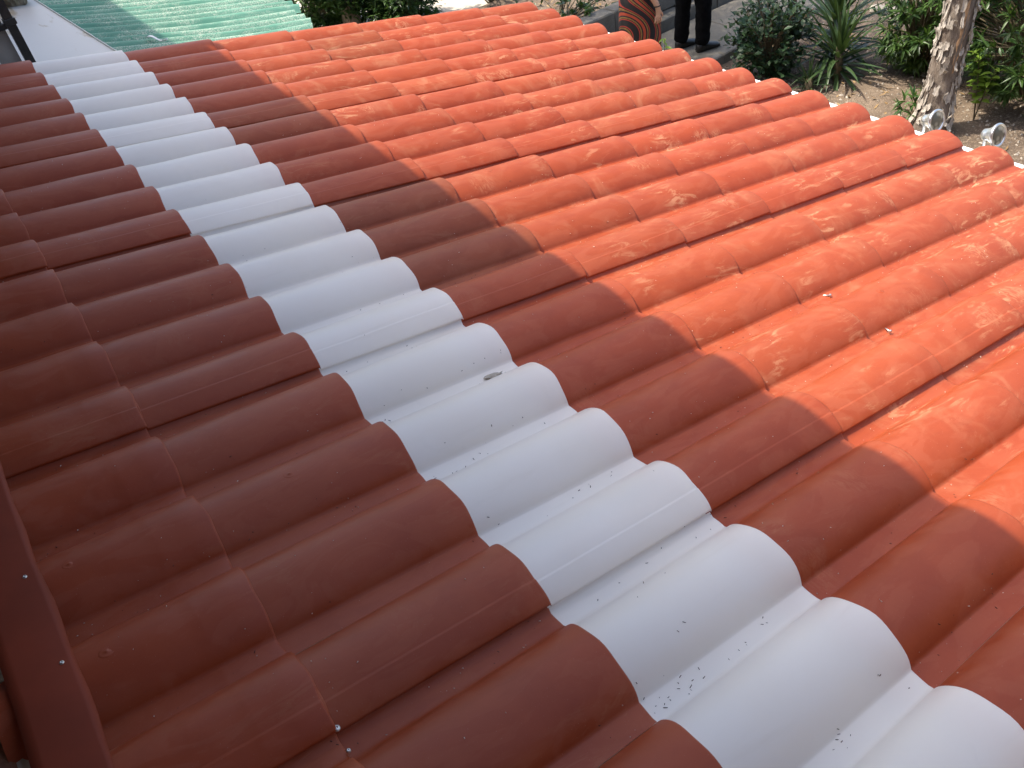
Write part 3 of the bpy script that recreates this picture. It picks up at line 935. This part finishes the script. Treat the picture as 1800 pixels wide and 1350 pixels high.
# lime green seedling by the trunk, sprig by the dress
def sprig(name, label, base, n, H, R, L, w, mat):
    t = thing(name, label, 'plant', base)
    st = MB()
    for s in range(3):
        tip = Vector((random.uniform(-R, R), random.uniform(-R, R), H*random.uniform(.7, 1)))
        st.tube([(0, 0, 0), tip*.5+Vector((0, 0, .05)), tip], [.006, .005, .002], 5, False)
        for k in range(n//3):
            q = .25+.75*(k+1)/(n//3)
            a = k*2.4+s
            d = Vector((math.cos(a), math.sin(a), random.uniform(.1, .9)))
            mb = MB(); put_leaf(mb, tip*q+Vector((0, 0, .05*(1-abs(2*q-1)))), d, L*random.uniform(.7, 1.2), w*random.uniform(.8, 1.2), random.uniform(.1, .7), random.uniform(-.5, .5), 3)
            mb.build('leaf', M[mat], t, True)
    st.build('stem', M['stem'], t, True)
    return t
sprig('seedling', 'bright lime green seedling growing right of the trunk', (6.30, 3.18, gz), 60, .66, .14, .11, .042, 'lime')
sprig('sapling', 'small bright green sprig beside the man\'s leg, above the gutter', (4.77, 5.42, GZ-.07), 36, .80, .05, .085, .026, 'lime')

# ------------------------------------------------------------------ trees
def canopy(t, centre, r, n, L, parent_name='crown', mat='canopy', flat=.6):
    fo = MB()
    for k in range(n):
        d = rnd_dir(-1); q = random.random()**.45
        clump = random.random()
        p = Vector(centre)+Vector((d.x*r[0], d.y*r[1], d.z*r[2]))*q
        p += Vector((math.sin(p.y*5), math.sin(p.x*6), math.sin(p.x*4+p.y*3)))*.12
        put_leaf(fo, p, rnd_dir(-.6), L*random.uniform(.6, 1.3), L*.45*random.uniform(.7, 1.2), .2, random.uniform(-1, 1), 1)
    return fo.build(parent_name, M[mat], t)

# peeling trunk
trunk = thing('peeling_tree', 'leaning tree trunk with flaking grey bark at the right', 'tree', (5.94, 3.355, gz))
random.seed(12)
pts = []; rads = []
for i in range(30):
    s = i/29; z = s*4.2
    pts.append(Vector((.012*math.sin(z*2.1)+.055*z*.35, .010*math.cos(z*1.7)-.035*z*.2, z)))
    rads.append(.118*(1-.045*z)+.05*math.exp(-z*6)+.004*math.sin(z*9))
n = 40; vv = []; ff = []
for i, p in enumerate(pts):
    for k in range(n):
        a = 6.2832*k/n
        r = rads[i]*(1+.035*math.sin(3*a+p.z*1.2)+.025*math.sin(7*a-p.z*3)+.012*random.uniform(-1, 1))
        vv.append((p.x+r*math.cos(a), p.y+r*math.sin(a), p.z))
for i in range(len(pts)-1):
    for k in range(n): ff.append((i*n+k, i*n+(k+1) % n, (i+1)*n+(k+1) % n, (i+1)*n+k))
mk('trunk', vv, ff, M['bark'], trunk, True)
def trunk_at(z):
    f_ = min(max(z/4.2*29, 0), 28.999); i = int(f_); q = f_-i
    return pts[i].lerp(pts[i+1], q), rads[i]*(1-q)+rads[i+1]*q
# bare reddish wood where the bark has come off
for (za, zb, a0, a1) in [(.55, 1.15, -2.35, -1.85), (1.22, 1.42, -2.2, -1.75)]:
    vv = []; ff = []
    na, nz = 7, 14
    for i in range(nz+1):
        z = za+(zb-za)*i/nz; c, r = trunk_at(z)
        e = math.sin(math.pi*i/nz)**.5
        for k in range(na+1):
            mid = (a0+a1)/2; a = mid+(a0+(a1-a0)*k/na-mid)*(.25+.75*e)+.05*math.sin(i*1.9)
            rr_ = r*1.045 if 0 < k < na else r*.97
            vv.append((c.x+rr_*math.cos(a), c.y+rr_*math.sin(a), z))
    for i in range(nz):
        for k in range(na):
            b = i*(na+1)+k; ff.append((b, b+1, b+na+2, b+na+1))
    mk('bare_wood', vv, ff, M['inner'], trunk, True)
# flaking plates: irregular curled scales
for k in range(260):
    z0 = random.uniform(.05, 2.0); a0 = random.uniform(-4.6, -.6)
    hz = random.uniform(.035, .12); wa = random.uniform(.12, .32)
    if .6 < z0 < 1.12 and -2.3 < a0+wa/2 < -1.9: continue
    curl = random.uniform(.1, 1.0)**2*.030
    lower = random.random() < .75
    vv = []; ff = []
    na, nz = 4, 4
    jag = [random.uniform(-.3, .3) for _ in range(na+1)]; jag2 = [random.uniform(-.25, .25) for _ in range(na+1)]
    for layer in (0, 1):
        for i in range(nz+1):
            s = i/nz
            for q in range(na+1):
                zz = z0+hz*(s+(jag[q]*(1-s)+jag2[q]*s)*.8)
                c, r = trunk_at(zz)
                free = (1-s) if lower else s
                side = abs(q/na-.5)*2
                rr_ = r*1.035+.005+curl*free*free+.004*side*side-(.004 if layer else 0)
                a = a0+wa*(q/na+.12*math.sin(i*2.1+k)*(1 if q in (0, na) else 0))
                vv.append((c.x+rr_*math.cos(a), c.y+rr_*math.sin(a), zz))
    N = (na+1)*(nz+1)
    for i in range(nz):
        for q in range(na):
            b = i*(na+1)+q; ff.append((b, b+1, b+na+2, b+na+1)); ff.append((b+N, b+na+1+N, b+na+2+N, b+1+N))
    for i in range(nz):
        for q in (0, na):
            b = i*(na+1)+q; ff.append((b, b+na+1, b+na+1+N, b+N))
    for q in range(na):
        ff.append((q, q+N, q+1+N, q+1)); b = nz*(na+1)+q; ff.append((b, b+1, b+1+N, b+N))
    mk('bark_plate', vv, ff, M['plate'], trunk)
br = MB()
for (a, b) in [((.3, 0, 4.0), (.9, .5, 5.2)), ((.3, 0, 4.0), (-.3, .4, 5.3)), ((.3, 0, 4.0), (.5, -.8, 5.1))]:
    br.tube([a, Vector(a).lerp(Vector(b), .5)+Vector((0, 0, .15)), b], [.085, .06, .03], 8)
br.build('branches', M['bark'], trunk, True)
random.seed(3)
canopy(trunk, (.3, -.2, 5.6), (1.5, 1.3, .9), 1500, .16)

# slender tree by the path
st_ = thing('slender_tree', 'slender tree with a thin dark trunk beside the path', 'tree', (6.93, 5.70, gz))
MB().tube([(0, 0, -.1), (.01, .01, 1), (.0, .03, 2.2), (.05, .05, 3.4)], [.050, .045, .042, .035], 12).build('trunk', M['bark'], st_, True)
MB().tube([(.03, .04, 3.1), (.4, .3, 3.8), (.7, .4, 4.4)], [.03, .02, .01], 8).tube([(.03, .04, 3.2), (-.5, .2, 3.9), (-.9, .3, 4.3)], [.03, .02, .01], 8).build('branches', M['bark'], st_, True)
canopy(st_, (-.3, .4, 4.4), (.9, .8, .6), 1500, .15)
# shade tree rooted in the dark shrubs
sh = thing('shade_tree', 'tall leafy tree rising out of the dark shrubs behind the roof', 'tree', (3.75, 9.95, GZ))
MB().tube([(0, 0, -.1), (.02, -.05, 1.0), (.12, -.4, 2.4), (.4, -1.3, 3.8), (.8, -2.2, 4.6)], [.12, .11, .10, .07, .03], 12).build('trunk', M['bark'], sh, True)
MB().tube([(.2, -.7, 2.9), (-.2, -1.6, 3.9), (-.3, -2.4, 4.5)], [.06, .04, .02], 8).tube([(.2, -.7, 2.9), (1.2, -1.2, 3.9), (2.0, -1.6, 4.4)], [.06, .04, .02], 8).build('branches', M['bark'], sh, True)
canopy(sh, (.9, -2.1, 4.5), (2.7, 1.65, .9), 15000, .16)

# ------------------------------------------------------------------ ground litter, stones
random.seed(9)
fo = MB()
for k in range(1500):
    x = random.uniform(4.5, 11); y = random.uniform(2.2, 5.75)
    if math.sin(x*2.1+y*3.3)+math.sin(x*4.7-y*1.9) < random.uniform(-.6, 1.2): continue
    put_leaf(fo, (x, y, soil_z(x, y)+.006), (math.cos(k), math.sin(k), random.uniform(-.1, .35)), random.uniform(.035, .085), random.uniform(.014, .03), random.uniform(-.6, .6), random.uniform(-.5, .5), 2)
for k in range(800):
    x = random.uniform(4.0, 10); y = random.uniform(7.15, 8.9)
    put_leaf(fo, (x, y, GZ+.035+.05*(y-7)), (math.cos(k), math.sin(k), random.uniform(-.1, .35)), random.uniform(.05, .09), random.uniform(.02, .035), random.uniform(-.6, .6), random.uniform(-.5, .5), 2)
o = fo.build('leaf_litter', M['litter']); tag(o, 'dry tan leaves scattered over the garden soil', 'leaf litter', kind='stuff')
pts = [(lambda x, y: (x, y, soil_z(x, y)))(random.uniform(4.3, 10.5), random.uniform(1.5, 5.75)) for _ in range(3600)]
o = scatter('gravel', pts, .011, 'pebble', .7, 1.1); tag(o, 'small pale pebbles strewn on the garden soil', 'gravel', kind='stuff')
for (x, y, r, lab) in [(7.06, 4.27, .075, 'pale stone lying beside the oleander left of the trunk'),
                       (7.86, 5.06, .12, 'broad flat grey stone behind the yucca'),
                       (7.97, 5.34, .09, 'whitish stone at the top edge behind the yucca')]:
    o = lump('garden_stone', (0, 0, 0), (r*1.2, r*.9, r*.5), 'stone', seed=int(x*10), rough=.28)
    o.location = (x, y, soil_z(x, y)+r*.15); tag(o, lab, 'stone', 'garden stones')

# ------------------------------------------------------------------ people
def skin_body(name, verts, edges, radii, mat, parent, root=0, sub=2):
    me = bpy.data.meshes.new(name); me.from_pydata(verts, edges, []); me.materials.append(mat)
    o = obj(name, me, parent)
    md = o.modifiers.new('skin', 'SKIN'); md.use_smooth_shade = True
    sv = me.skin_vertices[0].data if me.skin_vertices else None
    if sv is None:
        return o
    for i, r in enumerate(radii):
        sv[i].radius = r if hasattr(r, '__len__') else (r, r)
        sv[i].use_root = (i == root)
    s = o.modifiers.new('sub', 'SUBSURF'); s.levels = sub; s.render_levels = sub
    return o

class Skel:
    def __init__(s): s.v = []; s.e = []; s.r = []
    def chain(s, pts, rads, start=None):
        prev = start
        for p, r in zip(pts, rads):
            s.v.append(tuple(p)); s.r.append(r); i = len(s.v)-1
            if prev is not None: s.e.append((prev, i))
            prev = i
        return prev

def tube_loft(name, rings, mat, parent, n=28, closed_top=True):
    """rings: (cx, cy, z, rx, ry)"""
    vv = []; ff = []
    for (cx, cy, z, rx, ry) in rings:
        for k in range(n):
            a = 6.2832*k/n; vv.append((cx+rx*math.cos(a), cy+ry*math.sin(a), z))
    for i in range(len(rings)-1):
        for k in range(n): ff.append((i*n+k, i*n+(k+1) % n, (i+1)*n+(k+1) % n, (i+1)*n+k))
    if closed_top: ff.append(tuple((len(rings)-1)*n+k for k in range(n)))
    return mk(name, vv, ff, mat, parent, True)

def hand(sk, wrist, side, fwd):
    """palm and five fingers hanging from the wrist vertex"""
    w = Vector(sk.v[wrist])
    f = Vector(fwd).normalized(); dn = Vector((0, 0, -1)); s = Vector(side).normalized()
    palm = sk.chain([w+dn*.05, w+dn*.085], [(.024, .016), (.026, .014)], wrist)
    for q, (off, L) in enumerate([(-.027, .060), (-.009, .068), (.009, .064), (.026, .052)]):
        b = w+dn*.092+f*off
        sk.chain([b, b+dn*L*.45+s*.004, b+dn*L*.8-s*.012, b+dn*L*.98-s*.028], [.0095, .0088, .0080, .0066], palm)
    b = w+dn*.045
    sk.chain([b+f*.030-s*.004, b+f*.045+dn*.028-s*.010, b+f*.048+dn*.055-s*.018], [.011, .010, .008], palm-1)

# man in black trousers
man = thing('person', 'person in black trousers and black shoes standing on the path', 'person', (5.93, 6.20, GZ), (0, 0, rad(-12)))
sk = Skel()
pel = sk.chain([(0, 0, .96)], [(.145, .115)])
top = sk.chain([(0, 0, 1.10), (.01, 0, 1.28), (0, 0, 1.44), (0, 0, 1.52), (.02, 0, 1.60)], [(.14, .11), (.155, .12), (.15, .09), .058, .055], pel)
sk.chain([(.035, 0, 1.67), (.03, 0, 1.76)], [(.082, .095), (.07, .085)], top)
chest = 3
for sgn in (-1, 1):
    e = sk.chain([(0, sgn*.18, 1.43), (-.02, sgn*.24, 1.16), (.06, sgn*.25, .92)], [.055, .043, .030], chest)
    hand(sk, e, (0, sgn, 0), (1, 0, 0))
    fx_ = -.06*sgn
    sk.chain([(fx_*.3, sgn*.092, .86), (fx_, sgn*.102, .46), (fx_, sgn*.106, .10)], [.070, .045, .034], pel)
skin_body('body', sk.v, sk.e, sk.r, M['skin'], man)
sk = Skel()
pel = sk.chain([(0, 0, .99)], [(.165, .135)])
for sgn, fx_ in ((-1, .06), (1, -.06)):
    sk.chain([(fx_*.3, sgn*.092, .86), (fx_*.7, sgn*.098, .66), (fx_+.01, sgn*.102, .46), (fx_, sgn*.106, .24), (fx_-.01, sgn*.108, .055)], [.112, .100, .088, .083, .080], pel)
tr_ = skin_body('trousers', sk.v, sk.e, sk.r, M['black'], man, sub=3)
tx_ = bpy.data.textures.new('cloth_folds', 'CLOUDS'); tx_.noise_scale = .09
dm_ = tr_.modifiers.new('folds', 'DISPLACE'); dm_.texture = tx_; dm_.strength = .028; dm_.texture_coords = 'LOCAL'
tube_loft('shirt', [(0, 0, .93, .165, .195), (0, 0, 1.05, .155, .185), (.005, 0, 1.28, .165, .205), (0, 0, 1.42, .13, .20), (0, 0, 1.50, .07, .08)], M['shirt'], man)
for sgn in (-1, 1):
    MB().tube([(0, sgn*.16, 1.43), (-.015, sgn*.225, 1.27), (-.02, sgn*.245, 1.13)], [.075, .070, .066], 14).build('sleeve', M['shirt'], man, True)
for sgn, fx_ in ((-1, .06), (1, -.06)):
    rings = []
    prof = [(-.075, .028, .030), (-.065, .040, .055), (-.02, .046, .070), (.05, .047, .055), (.11, .050, .042), (.17, .046, .034), (.205, .030, .022), (.215, .012, .010)]
    vv = []; ff = []; n = 14
    for (x, hw, hh) in prof:
        for k in range(n):
            a = 6.2832*k/n
            z = max(.0, .5*hh*1.6+hh*.8*math.sin(a)) if math.sin(a) > -.6 else 0.0
            vv.append((fx_+x, sgn*.112+hw*math.cos(a)+sgn*.02*(x), z+.002))
    for i in range(len(prof)-1):
        for k in range(n): ff.append((i*n+k, i*n+(k+1) % n, (i+1)*n+(k+1) % n, (i+1)*n+k))
    ff.append(tuple(range(n-1, -1, -1))); ff.append(tuple((len(prof)-1)*n+k for k in range(n)))
    mk('shoe', vv, ff, M['leather'], man, True)
lump('hair', (.015, 0, 1.745), (.088, .082, .075), 'hair', man, 2, 16, 10, .08)

# woman in a striped dress
wo = thing('person', 'person in a black, red and gold swirl striped dress, arm hanging', 'person', (4.92, 5.93, GZ), (0, 0, rad(-25)))
sk = Skel()
pel = sk.chain([(0, 0, .90)], [(.15, .115)])
top = sk.chain([(0, 0, 1.04), (.01, 0, 1.20), (0, 0, 1.34), (0, 0, 1.40), (.02, 0, 1.47)], [(.12, .10), (.13, .10), (.125, .085), .048, .047], pel)
sk.chain([(.03, 0, 1.53), (.025, 0, 1.61)], [(.074, .086), (.065, .078)], top)
for sgn in (-1, 1):
    e = sk.chain([(0, sgn*.155, 1.33), (.00, sgn*.22, 1.10), (.10, sgn*.255, .875)], [.050, .042, .027], 3)
    hand(sk, e, (0, sgn, 0), (1, 0, 0))
    sk.chain([(0, sgn*.085, .82), (.01, sgn*.085, .46), (-.01, sgn*.085, .08), (.05, sgn*.09, .03), (.14, sgn*.095, .02)], [.082, .052, .034, .032, .022], pel)
skin_body('body', sk.v, sk.e, sk.r, M['skin'], wo)
tube_loft('dress', [(0, 0, .38, .20, .22), (0, 0, .55, .205, .225), (0, 0, .78, .195, .22), (-.01, 0, .92, .18, .205), (0, 0, 1.06, .145, .165), (.01, 0, 1.22, .150, .165), (0, 0, 1.32, .12, .165), (0, 0, 1.38, .065, .08)], M['dress'], wo, 36)
for sgn in (-1, 1):
    MB().tube([(0, sgn*.14, 1.325), (0, sgn*.20, 1.18), (.01, sgn*.225, 1.06)], [.068, .068, .072], 16, False).build('sleeve', M['dress'], wo, True)
bw = []
for k in range(17):
    a = 6.2832*k/16; bw.append((.094+.034*math.cos(a), -.250+.034*math.sin(a), .893+.006*math.cos(a)))
MB().tube(bw, .005, 6, False).build('bracelet', M['leather'], wo, True)
lump('hair', (-.01, 0, 1.56), (.095, .095, .12), 'hair', wo, 3, 16, 10, .1)
